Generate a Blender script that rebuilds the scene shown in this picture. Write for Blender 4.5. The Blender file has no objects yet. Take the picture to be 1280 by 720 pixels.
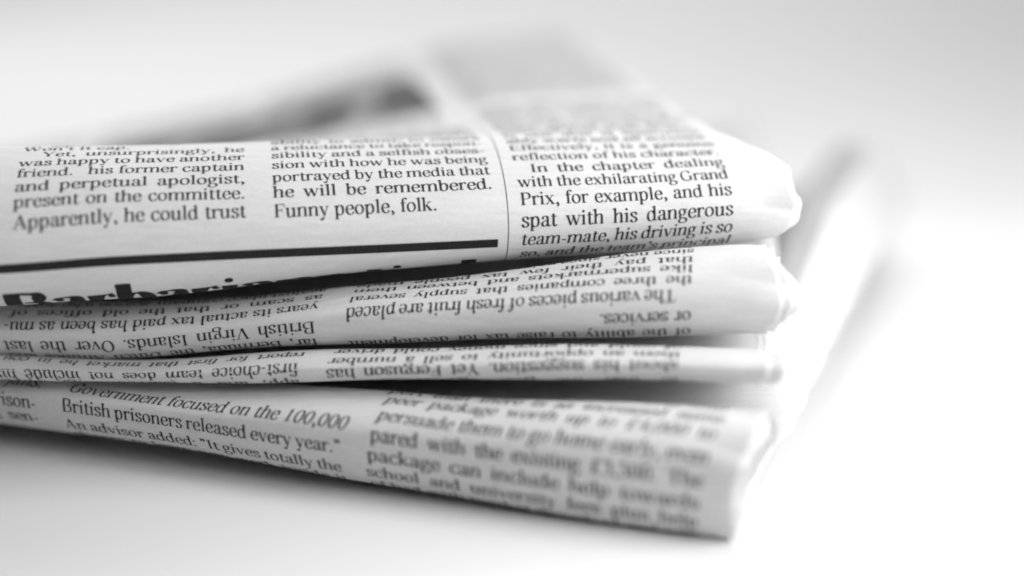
import bpy, math, random
import numpy as np

# ------------------------------------------------------------------ camera, light, exposure
sc = bpy.context.scene
col = sc.collection
MM = 0.001
CAM_H, CAM_BACK, PITCH, LENS = 125.4, 330.0, 15.5, 60.0      # mm above the table, mm in front of the stack
cam_data = bpy.data.cameras.new('camera')
cam = bpy.data.objects.new('camera', cam_data)
col.objects.link(cam)
cam.location = (0, -CAM_BACK * MM, CAM_H * MM)
cam.rotation_euler = (math.radians(90 - PITCH), 0, 0)
cam_data.lens = LENS
cam_data.sensor_width = 36
cam_data.clip_start = 0.01
cam_data.clip_end = 50
cam_data.dof.use_dof = True
cam_data.dof.focus_distance = 0.333
cam_data.dof.aperture_fstop = 2.8
sc.camera = cam

world = bpy.data.worlds.new('World')
sc.world = world
world.use_nodes = True
bg = world.node_tree.nodes['Background']
bg.inputs[0].default_value = (1, 1, 1, 1)
bg.inputs[1].default_value = 0.01

def area(name, loc, target, sx, sy, power):
    d = bpy.data.lights.new(name, 'AREA')
    d.shape = 'RECTANGLE'; d.size = sx; d.size_y = sy; d.energy = power
    o = bpy.data.objects.new(name, d)
    col.objects.link(o)
    o.location = loc
    from mathutils import Vector
    o.rotation_euler = (Vector(target) - Vector(loc)).to_track_quat('-Z', 'Y').to_euler()
    return o
TG = (0.02, 0.03, 0.02)
area('front_softbox', (0.20, -0.28, 0.30), TG, 0.2, 0.2, 0.62)
area('low_right_softbox', (0.22, -0.12, 0.16), (0.04, 0.0, 0.04), 0.12, 0.12, 0.42)
area('low_right_lamp', (0.29, -0.03, 0.14), (0.08, 0.04, 0.02), 0.1, 0.1, 0.27)
area('right_softbox', (0.14, 0.0, 0.56), TG, 0.35, 0.35, 1.5)
area('left_fill_light', (-0.50, 0.50, 0.50), TG, 0.4, 0.4, 1.9)  # added fill for the left side, no window known there
area('back_ceiling_light', (0.0, 0.9, 1.2), TG, 0.8, 0.8, 3.5)
area('far_left_fill_light', (-0.8, 1.6, 1.0), TG, 1.0, 1.0, 3.0)  # second added fill, brightens the far left; not an actual window
area('back_window', (0.0, 1.6, 1.0), TG, 1.0, 1.0, 11.0)

sc.view_settings.view_transform = 'Standard'
sc.view_settings.look = 'None'
sc.view_settings.exposure = 0.0
sc.view_settings.gamma = 1.0
sc.cycles.filter_width = 1.9
sc.cycles.max_bounces = 8
sc.cycles.diffuse_bounces = 6

# ------------------------------------------------------------------ materials
def new_mat(name):
    m = bpy.data.materials.new(name); m.use_nodes = True
    nt = m.node_tree
    return m, nt, nt.nodes['Principled BSDF']

def paper_material(name, base, streak=0.05, bump=0.25):
    m, nt, b = new_mat(name)
    tc = nt.nodes.new('ShaderNodeTexCoord')
    def noise(scale, stretch, detail=5):
        mp = nt.nodes.new('ShaderNodeMapping'); mp.inputs['Scale'].default_value = stretch
        n = nt.nodes.new('ShaderNodeTexNoise'); n.inputs['Scale'].default_value = scale
        n.inputs['Detail'].default_value = detail
        nt.links.new(tc.outputs['Object'], mp.inputs[0]); nt.links.new(mp.outputs[0], n.inputs['Vector'])
        return n
    n1 = noise(900, (0.12, 1, 1))           # fibre streaks along the roll of the paper
    n2 = noise(1800, (1, 1, 1))             # speckle
    n3 = noise(45, (1, 1, 1), 2)            # slow mottle
    def madd(a, k, c):
        x = nt.nodes.new('ShaderNodeMath'); x.operation = 'MULTIPLY_ADD'
        nt.links.new(a, x.inputs[0]); x.inputs[1].default_value = k
        if isinstance(c, (int, float)): x.inputs[2].default_value = c
        else: nt.links.new(c, x.inputs[2])
        return x.outputs[0]
    v = madd(n1.outputs['Fac'], streak * 2, base - streak)
    v = madd(n2.outputs['Fac'], streak * 1.6, v)
    v = madd(n3.outputs['Fac'], streak * 1.2, v)
    nt.links.new(v, b.inputs['Base Color'])
    b.inputs['Roughness'].default_value = 0.85
    b.inputs['Specular IOR Level'].default_value = 0.2
    bp = nt.nodes.new('ShaderNodeBump'); bp.inputs['Strength'].default_value = bump
    bp.inputs['Distance'].default_value = 0.0004
    nt.links.new(madd(n3.outputs['Fac'], 2.0, n1.outputs['Fac']), bp.inputs['Height'])
    nt.links.new(bp.outputs[0], b.inputs['Normal'])
    return m

def ink_material(name, lo, hi):
    m, nt, b = new_mat(name)
    tc = nt.nodes.new('ShaderNodeTexCoord')
    n = nt.nodes.new('ShaderNodeTexNoise'); n.inputs['Scale'].default_value = 2600; n.inputs['Detail'].default_value = 3
    r = nt.nodes.new('ShaderNodeMapRange')
    r.inputs['From Min'].default_value = 0.35; r.inputs['From Max'].default_value = 0.75
    r.inputs['To Min'].default_value = lo; r.inputs['To Max'].default_value = hi
    nt.links.new(tc.outputs['Object'], n.inputs['Vector'])
    nt.links.new(n.outputs['Fac'], r.inputs['Value'])
    nt.links.new(r.outputs[0], b.inputs['Base Color'])
    b.inputs['Roughness'].default_value = 0.7
    b.inputs['Specular IOR Level'].default_value = 0.2
    return m

M_PAPER = paper_material('newsprint', 0.58, streak=0.075, bump=0.35)
M_PAGE = paper_material('inner_newsprint', 0.66)
M_INK = ink_material('printing_ink', 0.016, 0.08)
M_BLACK = ink_material('heavy_black_ink', 0.012, 0.03)

def table_material():
    m, nt, b = new_mat('white_tabletop')
    tc = nt.nodes.new('ShaderNodeTexCoord')
    n = nt.nodes.new('ShaderNodeTexNoise'); n.inputs['Scale'].default_value = 14; n.inputs['Detail'].default_value = 4
    r = nt.nodes.new('ShaderNodeMapRange'); r.inputs['To Min'].default_value = 0.80; r.inputs['To Max'].default_value = 0.86
    nt.links.new(tc.outputs['Object'], n.inputs['Vector']); nt.links.new(n.outputs['Fac'], r.inputs['Value'])
    nt.links.new(r.outputs[0], b.inputs['Base Color'])
    b.inputs['Roughness'].default_value = 0.6
    b.inputs['Specular IOR Level'].default_value = 0.25
    return m

def photo_material(name, scale, lo, hi):
    m, nt, b = new_mat(name)
    tc = nt.nodes.new('ShaderNodeTexCoord')
    mp = nt.nodes.new('ShaderNodeMapping'); mp.inputs['Scale'].default_value = (1, 0.6, 1)
    n = nt.nodes.new('ShaderNodeTexNoise'); n.inputs['Scale'].default_value = scale; n.inputs['Detail'].default_value = 3
    r = nt.nodes.new('ShaderNodeMapRange')
    r.inputs['From Min'].default_value = 0.36; r.inputs['From Max'].default_value = 0.68
    r.inputs['To Min'].default_value = lo; r.inputs['To Max'].default_value = hi
    nt.links.new(tc.outputs['Object'], mp.inputs[0]); nt.links.new(mp.outputs[0], n.inputs['Vector'])
    nt.links.new(n.outputs['Fac'], r.inputs['Value']); nt.links.new(r.outputs[0], b.inputs['Base Color'])
    b.inputs['Roughness'].default_value = 0.8
    return m
M_TABLE = table_material()
M_PHOTO = photo_material('halftone_photograph', 38, 0.07, 0.42)
M_SUIT = photo_material('halftone_dark', 60, 0.02, 0.14)
M_SHADE_TINT = photo_material('halftone_shade_tint', 20, 0.36, 0.46)  # grey print tone that also has shade put into its colour

# ------------------------------------------------------------------ mesh helpers
def mesh_obj(name, verts, faces, mat, parent=None, smooth=True):
    me = bpy.data.meshes.new(name)
    me.from_pydata([tuple(v) for v in verts], [], faces)
    me.materials.append(mat)
    if smooth:
        me.polygons.foreach_set('use_smooth', [True] * len(me.polygons))
    me.update()
    o = bpy.data.objects.new(name, me)
    col.objects.link(o)
    if parent: o.parent = parent
    return o

# ------------------------------------------------------------------ GEOMETRY-BEGIN (pure numpy)
PIT = math.radians(PITCH)
def smooth_interp(x, xs, ys):
    """monotone cubic through the table (xs, ys), flat beyond its ends"""
    xs = np.asarray(xs, float); ys = np.asarray(ys, float)
    x = np.clip(x, xs[0], xs[-1])
    if len(xs) == 1: return np.full_like(x, ys[0])
    h = np.diff(xs); d = np.diff(ys) / h
    m = np.zeros(len(xs)); m[0] = d[0]; m[-1] = d[-1]
    for i in range(1, len(xs) - 1):
        m[i] = 0 if d[i-1] * d[i] <= 0 else 2 * d[i-1] * d[i] / (d[i-1] + d[i])
    i = np.clip(np.searchsorted(xs, x) - 1, 0, len(xs) - 2)
    t = (x - xs[i]) / h[i]
    return ((2*t**3-3*t**2+1) * ys[i] + (t**3-2*t**2+t) * h[i] * m[i] + (-2*t**3+3*t**2) * ys[i+1] + (t**3-t**2) * h[i] * m[i+1])

class Sheet:
    """The printed outer sheet of a folded newspaper: u runs along the fold, v is arc length
    measured round the fold (0 at its foremost line, + over the top, - underneath). Millimetres,
    x right, y away from the camera, z relative to the camera's height."""
    def __init__(s, theta, y0, stations, depth, back_top, back_bot, u0, u1, seed, wrinkle=0.22, curl=None, tau=6.0):
        s.th = math.radians(theta); s.y0 = y0; s.u0, s.u1 = u0, u1
        s.us = np.arange(u0, u1 + 12.01, 1.0)
        st = np.array(stations, float)                     # u, z_front, a_top, h_top, a_bot, h_bot
        g = [smooth_interp(s.us, st[:, 0], st[:, k]) for k in range(1, 6)]
        bt = np.interp(s.us, *np.array(back_top).T); bb = np.interp(s.us, *np.array(back_bot).T)
        s.vs = np.arange(-depth - 8, depth + 12.01, 0.5)
        rng = np.random.RandomState(seed)
        P = np.zeros((len(s.us), len(s.vs), 2))
        for i in range(len(s.us)):
            zf, at, ht, ab, hb = (a[i] for a in g)
            def half(a, h, zb, sgn):
                t = np.linspace(0, math.pi / 2, 160)[:-1]
                w = a * (1 - np.cos(t)); z = zf + sgn * h * np.sin(t)
                w2 = np.linspace(a, depth + 25, 260); q = np.clip((w2 - a) / (depth - a), 0, 1.2)
                k = np.clip((zf + h - zb) / 6, 0, 1) * (sgn > 0)          # the fold stands proud of the pages behind it
                e = (1 - k) * q ** 1.35 + k * (1 - np.exp(-(w2 - a) / tau)) / (1 - math.exp(-(depth - a) / tau))
                z2 = zf + sgn * h + (zb - zf - sgn * h) * np.clip(e, 0, 1.15)
                w = np.r_[w, w2]; z = np.r_[z, z2]
                return np.r_[0, np.cumsum(np.hypot(np.diff(w), np.diff(z)))], w, z
            L, w, z = half(at, ht, bt[i], 1)
            k = s.vs >= 0
            P[i, k, 0] = np.interp(s.vs[k], L, w); P[i, k, 1] = np.interp(s.vs[k], L, z)
            L, w, z = half(ab, hb, bb[i], -1)
            P[i, ~k, 0] = np.interp(-s.vs[~k], L, w); P[i, ~k, 1] = np.interp(-s.vs[~k], L, z)
        # soft unevenness of handled paper
        U, V = np.meshgrid(s.us, s.vs, indexing='ij')
        n = np.zeros_like(U)
        for _ in range(14):
            fu, fv = rng.uniform(-.13, .13), rng.uniform(-.10, .10)
            n += np.sin(U * fu + V * fv + rng.uniform(0, 6.3)) / 14 ** .5
        c, si = math.cos(s.th), math.sin(s.th)
        w, z = P[..., 0], P[..., 1]
        if curl:                                           # the top leaves bulge along their cut edge and roll over
            q = np.sin(np.clip((U - curl[0]) / (u1 - curl[0]), 0, 1.15) * 2.7) ** 1.5 * np.clip((w - 25) / 120, 0, 1) ** 1.2
            z = z + np.where(V > 0, 1, 0.0) * q * curl[1]
        s.P = np.stack([U * c - w * si, s.y0 + U * si + w * c, z], -1)
        s.N = s.normals(s.P)
        # creases where the cut end has been handled
        e = np.clip((U - (u1 - 15)) / 15, 0, 1) ** 1.6 * np.exp(-((V - 2) / 16) ** 2)
        n = n * wrinkle + e * 1.1 * (np.abs(np.sin(V * .31 + U * .06 + seed)) + .6 * np.abs(np.sin(V * .13 - U * .17 + 1.7 * seed)) - .9)
        s.P = s.P + s.N * n[..., None]
        s.N = s.normals(s.P)
    @staticmethod
    def normals(P):
        n = np.cross(np.gradient(P, axis=0), np.gradient(P, axis=1))
        return n / np.linalg.norm(n, axis=-1, keepdims=True)
    def at(s, u, v, off=0.0):
        u = np.asarray(u, float); v = np.asarray(v, float)
        fu = np.clip((u - s.us[0]) / 1.0, 0, len(s.us) - 1.001); fv = np.clip((v - s.vs[0]) / 0.5, 0, len(s.vs) - 1.001)
        i = fu.astype(int); j = fv.astype(int); a = (fu - i)[..., None]; b = (fv - j)[..., None]
        def lerp(A): return (A[i, j] * (1-a) + A[i+1, j] * a) * (1-b) + (A[i, j+1] * (1-a) + A[i+1, j+1] * a) * b
        return lerp(s.P) + lerp(s.N) * np.asarray(off)[..., None]

#                     u    zf    at  ht   ab   hb
SHEETS = {
 'p1': dict(theta=8.5, y0=323.2, depth=205, u0=-235, u1=56, seed=3, tau=72.0,
    stations=[(-240, -80, 26, 15, 14, 14), (-100, -79, 26, 15.0, 13, 13.5), (-74, -78, 26, 14.0, 12, 13.5), (-25, -77.6, 27, 13.4, 9, 9.6), (22, -76.9, 29, 12.8, 8, 8.0), (42, -76.1, 28, 12.0, 6, 8.0), (60, -75.5, 26, 11.0, 6, 7.2)],
    back_top=[(-235, -108), (-150, -102), (-56, -85), (10, -67), (60, -62)], back_bot=[(-235, -111), (-150, -107), (-56, -94), (60, -83.5)]),
 'p2': dict(theta=-7.5, y0=310.8, depth=205, u0=-230, u1=52, seed=5,
    stations=[(-240, -100.8, 14, 4, 5, 5.2), (-85, -98.8, 11, 3.4, 5, 6.0), (-30, -93.0, 12, 3.1, 5, 6.6), (36, -88.6, 15, 8.3, 5, 7.0), (47, -88.2, 14, 9.0, 5, 6.8), (60, -88, 14, 9.0, 5, 6.8)],
    back_top=[(-235, -112), (-150, -111), (10, -92.5), (38, -89), (49, -84), (60, -83.5)], back_bot=[(-235, -115), (-150, -113.5), (60, -97)]),
 'p3': dict(theta=-10, y0=302.7, depth=205, u0=-225, u1=49, seed=8,
    stations=[(-240, -106.6, 8, 1.0, 4, 2.6), (-85, -105.4, 8, 1.0, 4, 2.9), (-22, -100.5, 8, 1.5, 4, 3.6), (38, -97.2, 8, 1.7, 4, 4.2), (60, -97.2, 8, 1.7, 4, 4.2)],
    back_top=[(-235, -116), (-150, -114.5), (36, -101.5), (60, -100)], back_bot=[(-235, -118.5), (-150, -117.5), (60, -107.5)]),
 'p4': dict(theta=-18, y0=290.7, depth=242, u0=-225, u1=44, seed=12, curl=(16, 17.0),
    stations=[(-240, -115, 14, 3.5, 11, 8), (-90, -112, 12, 3.4, 10, 9.7), (-18, -112, 12, 5.6, 8, 12.6), (38, -111, 13, 7.7, 5, 14.1), (60, -111, 13, 7.9, 5, 14.1)],
    back_top=[(-235, -119.5), (-150, -118.8), (10, -110), (60, -109)], back_bot=[(-235, -125), (60, -125.1)]),
}
# GEOMETRY-END
SH = {k: Sheet(**d) for k, d in SHEETS.items()}
def to_world(P):
    return (np.asarray(P) + np.array([0, -CAM_BACK, CAM_H])) * MM

# ------------------------------------------------------------------ a seriffed newspaper face, drawn with pen strokes
T, t_ = 9.4, 3.5                    # stem and hairline, hundredths of an em
def _stem(x, y0, y1, w=T): return ('L', x, y0, x, y1, w, w)
def _line(x0, y0, x1, y1, w): return ('L', x0, y0, x1, y1, w, w)
def _foot(x, l=9.5, r=9.5, y=0): return ('F', x - l, x + r, y, 3.3)
def _head(x, y): return ('P', [(x - 11, y - 6), (x - T/2, y - 9), (x + T/2, y - 9), (x + T/2, y + .5), (x + 1, y + .5), (x - 11, y - 3)])
def _curve(*p, k=1.0): return ('C', list(p), k)
def _ring(cx, cy, rx, ry, k=1.0):
    return ('C', [(cx + rx*math.cos(a), cy + ry*math.sin(a)) for a in [math.pi/2 + i*math.pi/6 for i in range(13)]], k)
def _dot(x, y, r): return ('D', x, y, r)
def _bowlR(dy=0): return _curve((13, 33), (19, 42), (27, 46.5), (37, 40), (41, 23), (37, 6), (27, -.8), (18, 2), (12, 8))
def _bowlL(): return _curve((36, 35), (30, 44), (23, 46.5), (11, 40), (7, 23), (10, 7), (20, -.8), (30, 3), (37, 11))
def _arch(x): return [_curve((x, 32), (x+8, 42), (x+17, 46.3), (x+26, 42), (x+28.2, 31)), _stem(x+28, 0, 34)]
_cC = _curve((52, 50), (44, 63), (33, 67), (14, 57), (7, 33), (14, 9), (33, -1), (46, 4), (54, 16))
GLYPH = {
'a': (46, [_curve((9, 36), (13, 44), (22, 46.5), (31, 43), (33, 33)), _stem(33, 9, 35), _curve((33, 11), (36, 1.5), (41, 1), (46, 5)), _curve((33, 28), (22, 25), (10, 19), (8, 9), (15, 0), (25, 3), (33, 11)), _dot(11.5, 36, 5)]),
'b': (49, [_stem(11, 2, 70), _head(11, 70), _bowlR()]),
'c': (42, [_curve((36, 36), (32, 44), (25, 46.5), (12, 40), (7, 23), (12, 6), (24, -.8), (33, 3), (39, 11)), _dot(34, 36.5, 5)]),
'd': (51, [_stem(38, 0, 70), _head(38, 70), _bowlL(), ('F', 38, 50, 0, 3.6)]),
'e': (43, [_line(9, 25, 38, 25, 3.4), _curve((37.5, 25), (35, 39), (25, 46.5), (12, 40), (7, 23), (12, 6), (24, -.8), (33, 3), (39, 11))]),
'f': (30, [_stem(15, 0, 58), _curve((15, 55), (18, 66), (26, 70.5), (32, 67)), _dot(32, 64, 4.6), _line(4, 44.5, 30, 44.5, 3.6), _foot(15, 10, 12)]),
'g': (45, [_ring(20, 31, 13, 15), _curve((14, 18), (9, 11), (13, 4), (30, 2), (40, -5), (37, -17), (22, -22), (7, -17), (7, -8), (14, 1)), _line(31, 42, 44, 44, 5)]),
'h': (52, [_stem(11, 0, 70), _head(11, 70)] + _arch(12) + [_foot(11), _foot(40)]),
'i': (26, [_stem(13, 0, 46), _head(13, 46), _foot(13), _dot(12.5, 61.5, 6)]),
'j': (25, [_stem(14, -10, 46), _head(14, 46), _curve((14, -8), (12, -18), (6, -21), (0, -18)), _dot(13.5, 61.5, 6)]),
'k': (51, [_stem(11, 0, 70), _head(11, 70), _line(13, 18, 37, 44, 3.8), _line(21, 28, 42, 1, 9), _foot(11), _foot(42, 9, 8), _foot(37, 9, 9, 42.7)]),
'l': (26, [_stem(13, 0, 70), _head(13, 70), _foot(13)]),
'm': (80, [_stem(11, 0, 46), _head(11, 46)] + _arch(12) + _arch(41) + [_foot(11), _foot(40, 8.5, 8.5), _foot(69)]),
'n': (52, [_stem(11, 0, 46), _head(11, 46)] + _arch(12) + [_foot(11), _foot(40)]),
'o': (48, [_ring(24, 23, 17, 22.6)]),
'p': (50, [_stem(11, -21, 46), _head(11, 46), _bowlR(), _foot(11, 9.5, 11, -21)]),
'q': (50, [_stem(38, -21, 46), _bowlL(), _foot(38, 10, 9.5, -21)]),
'r': (37, [_stem(11, 0, 46), _head(11, 46), _curve((12, 31), (19, 42), (27, 46), (33, 44)), _dot(32, 40.5, 5.2), _foot(11, 9.5, 12)]),
's': (39, [_curve((32, 34), (29, 43), (20, 46.5), (10, 43), (9, 34), (15, 27), (26, 21), (33, 12), (28, 2), (19, -.8), (10, 2), (6.5, 12), k=1.05), _line(32, 46, 32.5, 33, 3), _line(6.5, 0, 6, 13, 3)]),
't': (31, [_stem(14, 8, 57), _curve((14, 11), (16.5, 1.5), (22, -.5), (30, 6)), _line(3, 44.5, 29, 44.5, 3.6)]),
'u': (52, [_stem(11, 11, 46), _head(11, 46), _curve((11, 14), (13, 3), (21, -.5), (31, 3), (39, 13)), _stem(39, 0, 46), _head(39, 46), ('F', 39, 51, 0, 3.6)]),
'v': (47, [_line(8, 45, 25, 0, 9), _line(40, 45, 25, 0, 3.8), _foot(8, 9, 10, 42.7), _foot(40, 9, 7.5, 42.7)]),
'w': (70, [_line(8, 45, 23, 0, 9), _line(36, 45, 23, 0, 3.8), _line(34, 45, 49, 0, 9), _line(63, 45, 49, 0, 3.8), _foot(8, 9, 9, 42.7), _foot(34, 8, 9, 42.7), _foot(63, 8, 7, 42.7)]),
'x': (48, [_line(9, 45, 39, 1, 9), _line(38, 45, 9, 1, 3.8), _foot(9, 8, 9, 42.7), _foot(38, 8, 8, 42.7), _foot(9, 8, 8), _foot(39, 9, 8)]),
'y': (47, [_line(8, 45, 26, 1, 9), _line(40, 45, 20, -12, 3.8), _curve((20, -11), (15, -20), (8, -18)), _dot(8.5, -16.5, 4.6), _foot(8, 9, 10, 42.7), _foot(40, 9, 7.5, 42.7)]),
'z': (42, [_line(6, 44, 36, 44, 4), _line(34, 43, 8, 2, 8), _line(6, 2, 37, 2, 4), _line(7, 34, 7, 45, 3), _line(36.5, 1, 36.5, 13, 3)]),
'A': (66, [_line(32, 66, 9, 1, 4), _line(32, 66, 54, 1, 10), _line(17, 23, 46, 23, 3.6), _foot(9, 8, 9), _foot(54, 10, 9)]),
'B': (61, [_stem(15, 0, 66, 10), _line(6, 64.3, 32, 64.3, 3.6), _line(6, 1.7, 34, 1.7, 3.6), _curve((30, 64), (44, 61), (48, 50), (43, 38), (28, 35)), _curve((28, 35), (47, 32), (53, 19), (47, 5), (30, 1.8))]),
'C': (58, [_cC, _line(52, 66, 52.5, 47, 3.6)]),
'D': (67, [_stem(15, 0, 66, 10), _line(6, 64.3, 32, 64.3, 3.6), _line(6, 1.7, 32, 1.7, 3.6), _curve((29, 64.3), (48, 59), (58, 33), (48, 7), (29, 1.7))]),
'E': (58, [_stem(15, 0, 66, 10), _line(6, 64.3, 51, 64.3, 3.6), _line(6, 1.7, 53, 1.7, 3.6), _line(15, 34, 40, 34, 3.6), _line(50, 65, 51, 50, 3.6), _line(52, 1, 54, 17, 3.6), _line(40, 25, 40, 43, 3.2)]),
'F': (55, [_stem(15, 0, 66, 10), _line(6, 64.3, 50, 64.3, 3.6), _line(15, 34, 39, 34, 3.6), _line(49, 65, 50.5, 49, 3.6), _line(39, 25, 39, 43, 3.2), _foot(15, 10, 12)]),
'G': (67, [_cC, _line(52, 66, 52.5, 47, 3.6), _stem(54, 3, 29, 10), _foot(54, 11, 9, 27)]),
'H': (72, [_stem(15, 0, 66, 10), _stem(57, 0, 66, 10), _line(15, 34, 57, 34, 3.6), _foot(15), _foot(57), _foot(15, y=62.7), _foot(57, y=62.7)]),
'I': (33, [_stem(16.5, 0, 66, 10), _foot(16.5, 11, 11), _foot(16.5, 11, 11, 62.7)]),
'M': (86, [_stem(14, 0, 66, 4), _line(14, 66, 42, 3, 9), _line(70, 66, 42, 3, 4), _stem(70, 0, 66, 10), _foot(14), _foot(70), _foot(10, 6, 6, 62.7), _foot(73, 6, 8, 62.7)]),
'N': (70, [_stem(14, 0, 66, 4), _line(14, 65, 56, 2, 10), _stem(57, 0, 66, 4), _foot(14), _foot(57, y=62.7), _foot(11, 8, 6, 62.7)]),
'O': (66, [_ring(33, 33, 25, 33, 1.08)]),
'P': (57, [_stem(15, 0, 66, 10), _line(6, 64.3, 30, 64.3, 3.6), _curve((28, 64.3), (44, 60), (49, 47), (43, 34), (26, 30), (17, 30)), _foot(15, 10, 12)]),
'R': (64, [_stem(15, 0, 66, 10), _line(6, 64.3, 30, 64.3, 3.6), _curve((28, 64.3), (44, 60), (49, 48), (43, 37), (26, 33), (17, 33)), _line(31, 33, 53, 2, 10), _foot(15, 10, 10), _foot(55, 8, 8)]),
'S': (50, [_curve((41, 49), (37, 62), (26, 67), (13, 62), (10, 49), (18, 39), (33, 31), (42, 18), (36, 4), (25, -1), (13, 4), (8, 18), k=1.1), _line(41, 66, 41.5, 48, 3.4), _line(8, 0, 7.5, 18, 3.4)]),
'T': (60, [_stem(30, 0, 66, 10), _line(6, 64.3, 54, 64.3, 3.6), _line(6.5, 65, 5, 48, 3.6), _line(53.5, 65, 55, 48, 3.6), _foot(30, 12, 12)]),
'V': (64, [_line(10, 65, 33, 0, 10), _line(55, 65, 33, 0, 4), _foot(10, 9, 11, 62.7), _foot(55, 10, 8, 62.7)]),
'W': (90, [_line(10, 65, 29, 0, 10), _line(46, 65, 29, 0, 4), _line(43, 65, 62, 0, 10), _line(81, 65, 62, 0, 4), _foot(10, 9, 11, 62.7), _foot(43, 8, 9, 62.7), _foot(81, 10, 8, 62.7)]),
'Y': (61, [_stem(31, 0, 30, 10), _line(9, 65, 30, 29, 9), _line(54, 65, 32, 29, 4), _foot(31, 11, 11), _foot(9, 8, 11, 62.7), _foot(54, 10, 8, 62.7)]),
'0': (49, [_ring(24.5, 32, 17, 32)]),
'1': (49, [_stem(25, 0, 64), _line(14, 55, 25, 62, 4), _foot(25, 12, 12)]),
'2': (49, [_curve((9, 48), (13, 60), (23, 65), (36, 60), (38, 47), (28, 28), (8, 4)), _line(7, 3, 41, 3, 6)]),
'3': (49, [_curve((9, 52), (14, 61), (24, 65), (36, 58), (35, 44), (22, 36)), _curve((22, 36), (37, 33), (41, 18), (34, 4), (20, -1), (8, 6))]),
'4': (49, [_stem(34, 0, 64), _line(33, 62, 6, 19, 4), _line(5, 18, 46, 18, 4.5), _foot(34, 9, 9)]),
'5': (49, [_line(14, 62, 39, 62, 7), _line(14, 63, 11, 35, 4), _curve((11, 36), (23, 40), (36, 35), (40, 20), (33, 4), (20, -1), (8, 6))]),
'£': (53, [_curve((44, 55), (36, 65), (24, 63), (19, 48), (20, 30), (17, 12), (8, 3)), _line(8, 3, 46, 3, 6), _line(8, 33, 38, 33, 4)]),
'.': (23, [_dot(11, 4, 6)]), ',': (23, [_dot(11, 5, 6), _curve((15, 4), (15, -6), (8, -12))]),
"'": (20, [_dot(10, 64, 5.4), _curve((14, 63), (14, 54), (8, 49))]),
'"': (36, [_dot(10, 64, 5.4), _curve((14, 63), (14, 54), (8, 49)), _dot(25, 64, 5.4), _curve((29, 63), (29, 54), (23, 49))]),
'-': (31, [_line(5, 21, 26, 21, 6)]), ';': (23, [_dot(11, 40, 6), _dot(11, 5, 6), _curve((15, 4), (15, -6), (8, -12))]),
':': (23, [_dot(11, 40, 6), _dot(11, 4, 6)]), ')': (30, [_curve((6, 72), (20, 50), (20, 4), (6, -18))]), '(': (30, [_curve((24, 72), (10, 50), (10, 4), (24, -18))]),
' ': (24, []),
}
def _catmull(pts, sub):
    p = np.array(pts, float)
    closed = np.allclose(p[0], p[-1])
    q = np.vstack([p[-2], p, p[1]]) if closed else np.vstack([2*p[0]-p[1], p, 2*p[-1]-p[-2]])
    out = []
    for i in range(1, len(q) - 2):
        for k in range(sub):
            a = k / sub
            out.append(.5*((2*q[i]) + (q[i+1]-q[i-1])*a + (2*q[i-1]-5*q[i]+4*q[i+1]-q[i+2])*a*a + (3*q[i]-q[i-1]-3*q[i+1]+q[i+2])*a**3))
    out.append(q[-2])
    return np.array(out)
def _strip(p, w):
    d = np.gradient(p, axis=0); d /= np.linalg.norm(d, axis=1, keepdims=True) + 1e-9
    n = np.stack([-d[:, 1], d[:, 0]], 1)
    V = np.empty((2 * len(p), 2)); V[0::2] = p + n * w[:, None] / 2; V[1::2] = p - n * w[:, None] / 2
    return V, [(2*i, 2*i+1, 2*i+3, 2*i+2) for i in range(len(p) - 1)]
_cache = {}
def glyph_mesh(ch, bold=1.0, sub=3):
    """flat glyph in em units: one list of (vertices, faces) pieces"""
    key = (ch, bold, sub)
    if key in _cache: return _cache[key]
    adv, ops = GLYPH[ch]
    pieces = []
    for op in ops:
        if op[0] == 'L':
            _, x0, y0, x1, y1, w, w1 = op
            n = max(2, int(math.hypot(x1-x0, y1-y0) / 10) + 1)
            a = np.linspace(0, 1, n)[:, None]
            p = np.array([[x0, y0]]) * (1-a) + np.array([[x1, y1]]) * a
            pieces.append(_strip(p, np.full(n, w * (bold if w > 5 else 1 + (bold-1) * .5))))
        elif op[0] == 'C':
            p = _catmull(op[1], sub)
            d = np.gradient(p, axis=0); d /= np.linalg.norm(d, axis=1, keepdims=True) + 1e-9
            w = t_ + (T * op[2] * bold - t_) * np.abs(d[:, 1] * .97 - d[:, 0] * .18) ** 1.6
            pieces.append(_strip(p, w))
        elif op[0] == 'F':
            _, x0, x1, y, h = op
            xs = np.linspace(x0, x1, 4)
            V = [(x, y) for x in xs] + [(x, y + h) for x in xs]
            pieces.append((np.array(V), [(i, i+1, i+5, i+4) for i in range(3)]))
        elif op[0] == 'P':
            pieces.append((np.array(op[1], float), [tuple(range(len(op[1])))]))
        elif op[0] == 'D':
            _, x, y, r = op
            V = [(x + r*math.cos(a), y + r*math.sin(a)) for a in [i*math.pi/4 for i in range(8)]]
            pieces.append((np.array(V), [tuple(range(8))]))
    pieces = [(v / 100.0, f) for v, f in pieces]
    _cache[key] = pieces
    return pieces

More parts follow.
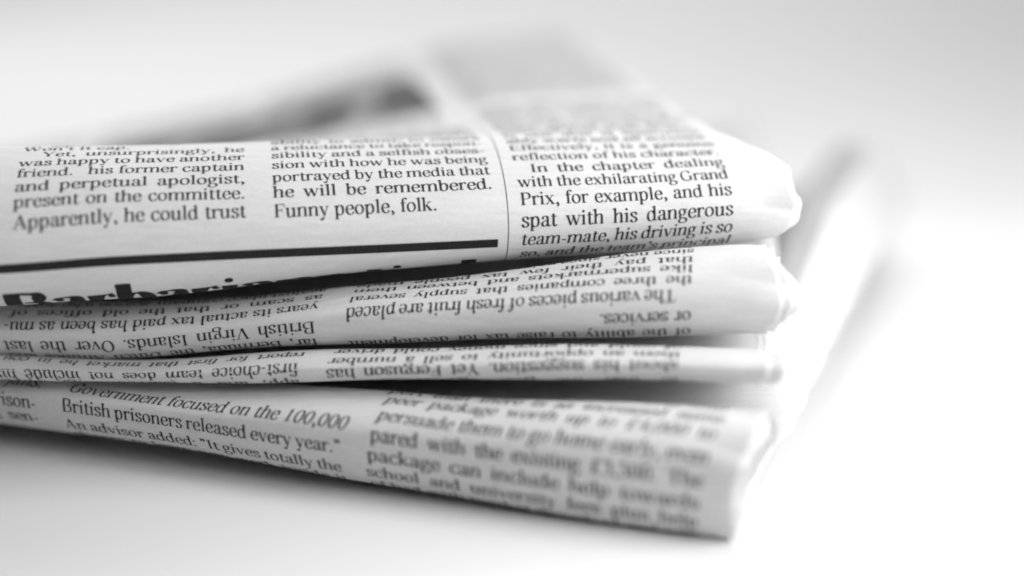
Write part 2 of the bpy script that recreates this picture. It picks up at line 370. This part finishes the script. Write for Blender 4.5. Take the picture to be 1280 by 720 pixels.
class Print:
    """Ink laid on a sheet; everything set into one Print becomes one mesh."""
    def __init__(s, sheet, off=0.05): s.sh, s.off, s.uv, s.fc, s.o = sheet, off, [], [], []
    def poly(s, uv, faces, layer=0):
        n = sum(len(a) for a in s.uv)
        s.uv.append(np.asarray(uv, float)); s.o.append(np.full(len(uv), s.off + layer))
        s.fc += [tuple(i + n for i in f) for f in faces]
    def line(s, text, a, b, em, italic=0.0, bold=1.14, justify=True, sub=3, vscale=1.0, rng=random.Random(4)):
        """set text with its baseline from page point a to page point b (mm)"""
        a = np.array(a, float); b = np.array(b, float); L = np.linalg.norm(b - a)
        ex = (b - a) / L; ey = np.array([-ex[1], ex[0]])
        nat = sum(GLYPH[c][0] for c in text) / 100 * em
        gaps = text.count(' ')
        glyphs = nat - gaps * .24 * em
        k, sp = 1.0, .24 * em
        if justify:
            if gaps and glyphs + gaps * .19 * em <= L:
                sp = (L - glyphs) / gaps
                if sp > .5 * em:                        # let very loose lines track out a little, as the paper's setter did
                    k = min(1.12, (L - gaps * .42 * em) / glyphs); sp = (L - glyphs * k) / gaps
            else:
                k = L / (glyphs + gaps * .19 * em); sp = .19 * em * k
        x = 0.0
        for i, c in enumerate(text):
            if c == ' ': x += sp; continue
            for q, (v, f) in enumerate(glyph_mesh(c, bold, sub)):
                px = (v[:, 0] + v[:, 1] * italic) * em * k + x; py = v[:, 1] * em * vscale
                s.poly(a + px[:, None] * ex + py[:, None] * ey, f, 0.004 * (q % 5))
            x += GLYPH[c][0] / 100 * em * k
    def strip(s, a, b, w, n=60):
        p = np.linspace(a, b, n)
        d = p[-1] - p[0]; q = np.array([-d[1], d[0]]) / np.hypot(*d)
        m = max(1, int(w / 0.3))                           # several bands, so that a wide rule follows the fold
        for k in range(m):
            V, F = _strip(p + q * w * ((k + .5) / m - .5), np.full(n, w / m)); s.poly(V, F)
    def build(s, name, mat, parent):
        uv = np.vstack(s.uv); o = np.concatenate(s.o)
        return mesh_obj(name, to_world(s.sh.at(uv[:, 0], uv[:, 1], o)), s.fc, mat, parent, smooth=True)

# ------------------------------------------------------------------ the tabletop
me_v = [(-2, -1.2, 0), (2, -1.2, 0), (2, 3.2, 0), (-2, 3.2, 0)]
table = mesh_obj('tabletop', me_v, [(0, 1, 2, 3)], M_TABLE, smooth=False)
table['kind'] = 'structure'

# ------------------------------------------------------------------ folded newspapers
def newspaper(key, label, ends, inner, gap, spread, seed):
    """ends: (v, u) of the cut right edge of the outer leaf; inner: number of nested pages;
    gap: distance from leaf to leaf; spread: how far the pages inside stick out"""
    sh, d = SH[key], SHEETS[key]
    root = bpy.data.objects.new('folded_newspaper', None); col.objects.link(root)
    root.empty_display_size = 0.02
    root['label'] = label; root['category'] = 'newspaper'; root['group'] = 'folded newspapers in the fanned stack'
    rng = np.random.RandomState(seed)
    dep = d['depth']
    va = np.r_[-dep, np.arange(-dep + 5, -30, 6.0), np.arange(-24, -12, 1.0), np.arange(-12, 26, 0.5), np.arange(26, 50, 1.0), np.arange(50, dep - 2, 4.0), dep]
    ev, eu = np.array(ends, float).T
    def leaf(name, off, mat, ext, jag, parent, n_jit):
        v = va if off == 0 else va[(np.arange(len(va)) % 2 == 0) | (np.abs(va) > 26)]
        if off: v = v[(v > -dep + 4 * off) & (v < dep - 3 * off)]
        ue = smooth_interp(v, ev, eu) + ext * (1 - .7 * np.clip((v - 10) / 25, 0, 1))
        for _ in range(6):
            ue = ue + jag * np.sin(v * rng.uniform(.08, .55) + rng.uniform(0, 6.3)) / 2.4
        ue = ue + rng.uniform(-1, 1, len(v)) * n_jit
        u0 = d['u0'] + rng.uniform(-1.5, 1.5) * (off > 0)
        nu = 150 if off == 0 else 100
        a = np.r_[np.linspace(0, .9, nu), np.linspace(.9, 1, 34)[1:]]
        U = u0 + (ue[None, :] - u0) * a[:, None]
        V = np.broadcast_to(v[None, :], U.shape)
        # near its cut end a leaf no longer lies tight on its neighbours
        flare = np.clip((U - (ue[None, :] - 14)) / 14, 0, 1) ** 2 * rng.uniform(-.5, .9) * (off > 0)
        P = to_world(sh.at(U, V, -off + flare * min(gap, 1.0)))
        nv = len(v)
        idx = np.arange(U.size).reshape(U.shape)
        F = np.stack([idx[:-1, :-1], idx[1:, :-1], idx[1:, 1:], idx[:-1, 1:]], -1).reshape(-1, 4).tolist()
        o = mesh_obj(name, P.reshape(-1, 3), F, mat, parent)
        m = o.modifiers.new('paper_thickness', 'SOLIDIFY'); m.thickness = 0.09 * MM; m.offset = -1
        return o
    outer = leaf('outer_sheet', 0.0, M_PAPER, 0.0, 0.25, root, 0.06)
    for k in range(1, inner + 1):
        leaf('inner_page', gap * k, M_PAGE, spread * rng.uniform(.0, 1.0), 0.3, root, 0.10)
    return root, outer

WORDS = ('the of and to in that was for with his he from which season team said had been after who would last year more '
         'public money about than when other into first only since could many report minister decision company against '
         'question people prison market under never office during though racing driver world points against place').split()
frng = random.Random(11)
def filler(n):
    w = []
    while sum(map(len, w)) + len(w) < n: w.append(frng.choice(WORDS))
    return ' '.join(w)[:n].strip()

# --- topmost paper
root, outer = newspaper('p1', 'topmost newspaper of the stack, thick black rule along its fold under upright text columns',
    [(-210, 46), (-40, 47), (-10, 50), (-6, 54), (-2.5, 57), (1, 57.4), (4, 56.4), (7, 56.6), (10.5, 57), (14, 55), (17, 53), (24, 50), (32, 47.5), (56, 46), (205, 45)], 6, 0.75, 1.0, 21)
S1 = SH['p1']; EM1 = 4.1
def column(name, rows, sheet, outer, em, mat=M_INK, off=0.05):
    p = Print(sheet, off)
    for r in rows:
        text, a, b = r[:3]; kw = r[3] if len(r) > 3 else {}
        p.line(text, a, b, kw.pop('em', em), **kw)
    return p.build(name, mat, outer)
IT = dict(italic=0.22)
L, R = -94.2, -51.0
column('text_column', [
    ('Apparently, he could trust', (L, 4.2), (R, 4.1)), ('present on the committee.', (L, 8.6), (R, 8.1)),
    ('and perpetual apologist,', (L, 12.5), (R, 12.1)), ('friend.   his former captain', (L, 16.7), (R, 16.2)),
    ('was happy to have another', (L, 20.8), (R, 20.3)), ('Yet, unsurprisingly, he', (L + 4, 24.9), (R, 24.4)),
    ("Won't it cap.", (L, 28.8), (L + 22, 28.6), dict(justify=False)), ('to admit to a degree sort', (L, 32.7), (R, 32.5))]
    + [(filler(25), (L, 32.6 + 4.1 * k), (R, 32.6 + 4.1 * k), dict(sub=2)) for k in range(1, 6)], S1, outer, EM1)
L, R = -45.8, -3.2
column('text_column', [
    ('Funny people, folk.', (L, 3.8), (R, 3.9), dict(justify=False)), ('he will be remembered.', (L, 8.0), (R, 8.1)),
    ('portrayed by the media that', (L, 12.1), (R, 12.1)), ('sion with how he was being', (L, 16.3), (R, 16.2)),
    ('sibility and a selfish obses-', (L, 20.5), (R, 20.3)), ('a reluctance to take respon-', (L, 24.6), (R, 24.5)),
    ('ability to admit, to others', (L, 28.7), (R, 28.6))]
    + [(filler(26), (L, 28.7 + 4.1 * k), (R, 28.7 + 4.1 * k), dict(sub=2)) for k in range(1, 7)], S1, outer, EM1)
L, R = 1.8, 44.4
column('text_column', [
    ("so, and the team's principal", (L, -8.0), (R, -7.9), dict(italic=.15)), ('team-mate, his driving is so', (L, -4.0), (R, -4.2), dict(italic=.1)),
    ('spat with his dangerous', (L, -0.1), (R, -0.4)), ('Prix, for example, and his', (L, 4.1), (R, 3.7)),
    ('with the exhilarating Grand', (L, 8.2), (R, 7.7)), ('In the chapter dealing', (L + 3, 12.2), (R, 11.7)),
    ('reflection of his character.', (L, 16.6), (R, 15.8)), ('Effectively, it is a genuine', (L, 20.9), (R, 19.9)),
    ('ably warts and all account.', (L, 25.2), (R, 24.0)), ('is one that is instructed,', (L, 29.3), (R, 28.2))]
    + [(filler(26), (L, 29.3 + 4.1 * k), (R - 1.0, 28.4 + 4.1 * k), dict(sub=2, bold=1.7 if k in (31, 32, 33) else 1.1, justify=k % 6 != 5)) for k in range(1, 42) if k not in (12, 13, 30, 34)], S1, outer, EM1)
# the columns between the fold and the photograph
for L, R in ((-94.2, -51.0), (-45.8, -6.0)):
    column('text_column', [(filler(26), (L, 66 + 4.1 * k), (R, 66 + 4.1 * k), dict(sub=2)) for k in range(0, 6)], S1, outer, EM1)
for L, R in ((-92, -51), (-46, -6)):
    column('text_column', [(filler(25), (L, 171 + 4.1 * k), (R, 171 + 4.1 * k), dict(sub=2)) for k in range(0, 8)], S1, outer, EM1)
column('text_column', [(filler(25), (-141, 40 + 4.1 * k), (-98, 40 + 4.1 * k), dict(sub=2)) for k in range(0, 40)], S1, outer, EM1)
# thick rule, fine column rule, headline round the underside
p = Print(S1, 0.05); p.strip((-125, -3.2), (-2.7, -3.3), 1.9, 90); p.build('thick_rule', M_BLACK, outer)
p = Print(S1, 0.05); p.strip((-0.7, 60), (-0.7, -18), 0.16, 160); p.build('column_rule', M_INK, outer)
p = Print(S1, 0.05); p.line('Barbarians tied', (-98.0, -19.7), (20, -18.0), 15.0, bold=2.1, justify=False, sub=5); p.build('headline', M_BLACK, outer)
# photograph on the upper face
def picture(sh, u0, u1, v0, v1, mat, outer, off=0.09, dark=()):
    U, V = np.meshgrid(np.linspace(u0, u1, 60), np.linspace(v0, v1, 60), indexing='ij')
    idx = np.arange(U.size).reshape(U.shape)
    F = np.stack([idx[:-1, :-1], idx[1:, :-1], idx[1:, 1:], idx[:-1, 1:]], -1).reshape(-1, 4).tolist()
    o = mesh_obj('photo_or_shade_panel', to_world(sh.at(U, V, np.full(U.shape, off))).reshape(-1, 3), F, mat, outer)
    if dark:                                               # the figures in dark suits in the picture
        o.data.materials.append(M_SUIT)
        n = U.shape[1] - 1
        for k, poly in enumerate(o.data.polygons):
            u, v = U[k // n, k % n], V[k // n, k % n]
            if any(((u - cu) / ru) ** 2 + ((v - cv) / rv) ** 2 < 1 for cu, cv, ru, rv in dark): poly.material_index = 1
    return o
picture(S1, -92, -4.6, 92, 166, M_PHOTO, outer, dark=((-11, 128, 6.5, 34), (-15, 108, 9, 14), (-31, 124, 7, 28), (-36, 106, 8, 12), (-58, 128, 7, 26), (-78, 136, 6, 24)))

# --- second paper, print upside down
root, outer = newspaper('p2', 'second newspaper down, its upside-down column about fresh fruit showing under the top paper',
    [(-210, 47), (-20, 48), (-7, 48), (-3, 50), (1, 51), (6, 50), (12, 48), (30, 47), (205, 47)], 4, 0.7, 3.0, 22)
outer2 = outer
S2 = SH['p2']
A, B = 33.8, -32.4
column('text_column', [
    ('of the ability to raise tax for development', (A, -4.7), (B, -5.6)), ('or services.', (A, -0.8), (B, -2.2), dict(justify=False)),
    ('The various pieces of fresh fruit are placed', (A - 3, 3.5), (B, 1.8)), ('the three companies that supply several', (A, 6.7), (B, 5.8), dict(vscale=.85)),
    ('like supermarkets and between them', (A, 9.9), (B, 9.5), dict(vscale=.85)), ('that pay their few tax people made', (A, 13.1), (B, 13))]
    + [(filler(42), (A, 13.1 + 3.8 * k), (B, 13 + 4 * k), dict(sub=2)) for k in range(1, 5)], S2, outer, 3.85)
A, B = -38.4, -102.2
column('text_column', [
    ('far, Bermuda, the Dutch Antilles and', (A, -4.4), (B, -5.2)), ('British Virgin Islands. Over the last', (A, -0.4), (B, -1.7)),
    ('years its actual tax paid has been as mu-', (A, 4.4), (B, 2.4), dict(italic=-.12)), ('as scam or that the old offices of', (A, 8.4), (B, 6.6), dict(italic=-.15))]
    + [(filler(38), (A, 8.4 + 4 * k), (B, 6.6 + 4 * k), dict(sub=2)) for k in range(1, 4)], S2, outer, 3.95)

# --- third paper, thin, print upside down
root, outer = newspaper('p3', 'third newspaper down, the thinnest fold, squeezed between the second and the bottom paper',
    [(-210, 45), (-15, 46), (-4, 46), (0, 47.5), (5, 47), (12, 45), (205, 44)], 3, 0.6, 3.0, 23)
outer3 = outer
S3 = SH['p3']
A, B = 31.0, -36.0
column('text_column', [('to that the goal against Fulham', (A, -3.2), (B, -4.2)), ('about his suggestion. Yet Ferguson has', (A, 1.3), (B, -0.2)),
    ('them an opportunity to sell a number', (A, 5.0), (B, 3.0)), (filler(38), (A, 9.2), (B, 7.4))], S3, outer, 3.85)
A, B = -41.6, -104
column('text_column', [("app, and a (surrounding) squad", (A, -2.3), (B, -3.0)), ('first-choice team does not include his', (A, 1.5), (B, 0.1), dict(italic=-.12)),
    (filler(38), (A, 6.4), (B, 5.2))], S3, outer, 3.9)

# --- bottom paper, turned towards the camera
root, outer = newspaper('p4', 'bottom newspaper lying on the white tabletop, its right end swung forward out of focus',
    [(-250, 40), (-18, 40), (-12, 40.5), (-4, 40.5), (3, 42.5), (8, 43.5), (15, 44), (40, 46), (150, 47.5), (242, 48.5)], 6, 0.7, 0.5, 24)
S4 = SH['p4']
column('text_column', [('have kept too many out of jails.', (-160, 3.0), (-99.3, 2.4), dict(IT)), ('the ever growing number of prison-', (-160, -1.6), (-99.6, -2.1)),
    ('ers who now await trial, us, sen-', (-160, -5.8), (-100, -5.6)), (filler(33), (-160, 7), (-99.5, 6.6))], S4, outer, 4.1)
column('text_column', [('Government focused on the 100,000', (-93.3, 2.3), (-32.8, 1.0), dict(IT)), ('British prisoners released every year."', (-93.9, -2.0), (-34.0, -3.9)),
    ('An advisor added: "It gives totally the', (-94.4, -6.6), (-34.6, -8.8)), ('chance to learn new work inside it', (-94.4, -10.8), (-34.6, -13))], S4, outer, 4.2)
column('text_column', [('port than there is as increased sums', (-28.5, 13.0), (37, 10.6), dict(IT)), ('peer package worth up to £4,000 to', (-27.9, 8.8), (36.3, 6.2), dict(IT)),
    ('persuade them to go home early, even', (-27.5, 3.8), (36, 1.4), dict(italic=.15)), ('pared with the existing £3,500. The', (-27.9, -0.6), (35.3, -3.1)),
    ('package can include help towards', (-28.8, -4.8), (34.6, -7.6)), ('school and university fees plus help', (-29.6, -9.0), (34.3, -11.8)),
    (filler(36), (-27, 17.5), (37, 15)), (filler(36), (-27, 21.5), (37, 19)), (filler(36), (-30, -13.4), (34, -15.8))], S4, outer, 4.2)
picture(S4, -30, 37, 95, 226, M_SHADE_TINT, outer)  # grey printed panel, also painted shade for the facets at back right
# print on the upper faces of the two middle papers, where the stack fans out
for sh, o, b in ((S2, outer2, 40.0), (S3, outer3, 39.0)):
    column('text_column', [(filler(26), (b, 34 + 4.1 * k), (b - 44, 34 + 4.1 * k), dict(sub=2, justify=k % 7 != 4)) for k in range(40)], sh, o, 4.0)
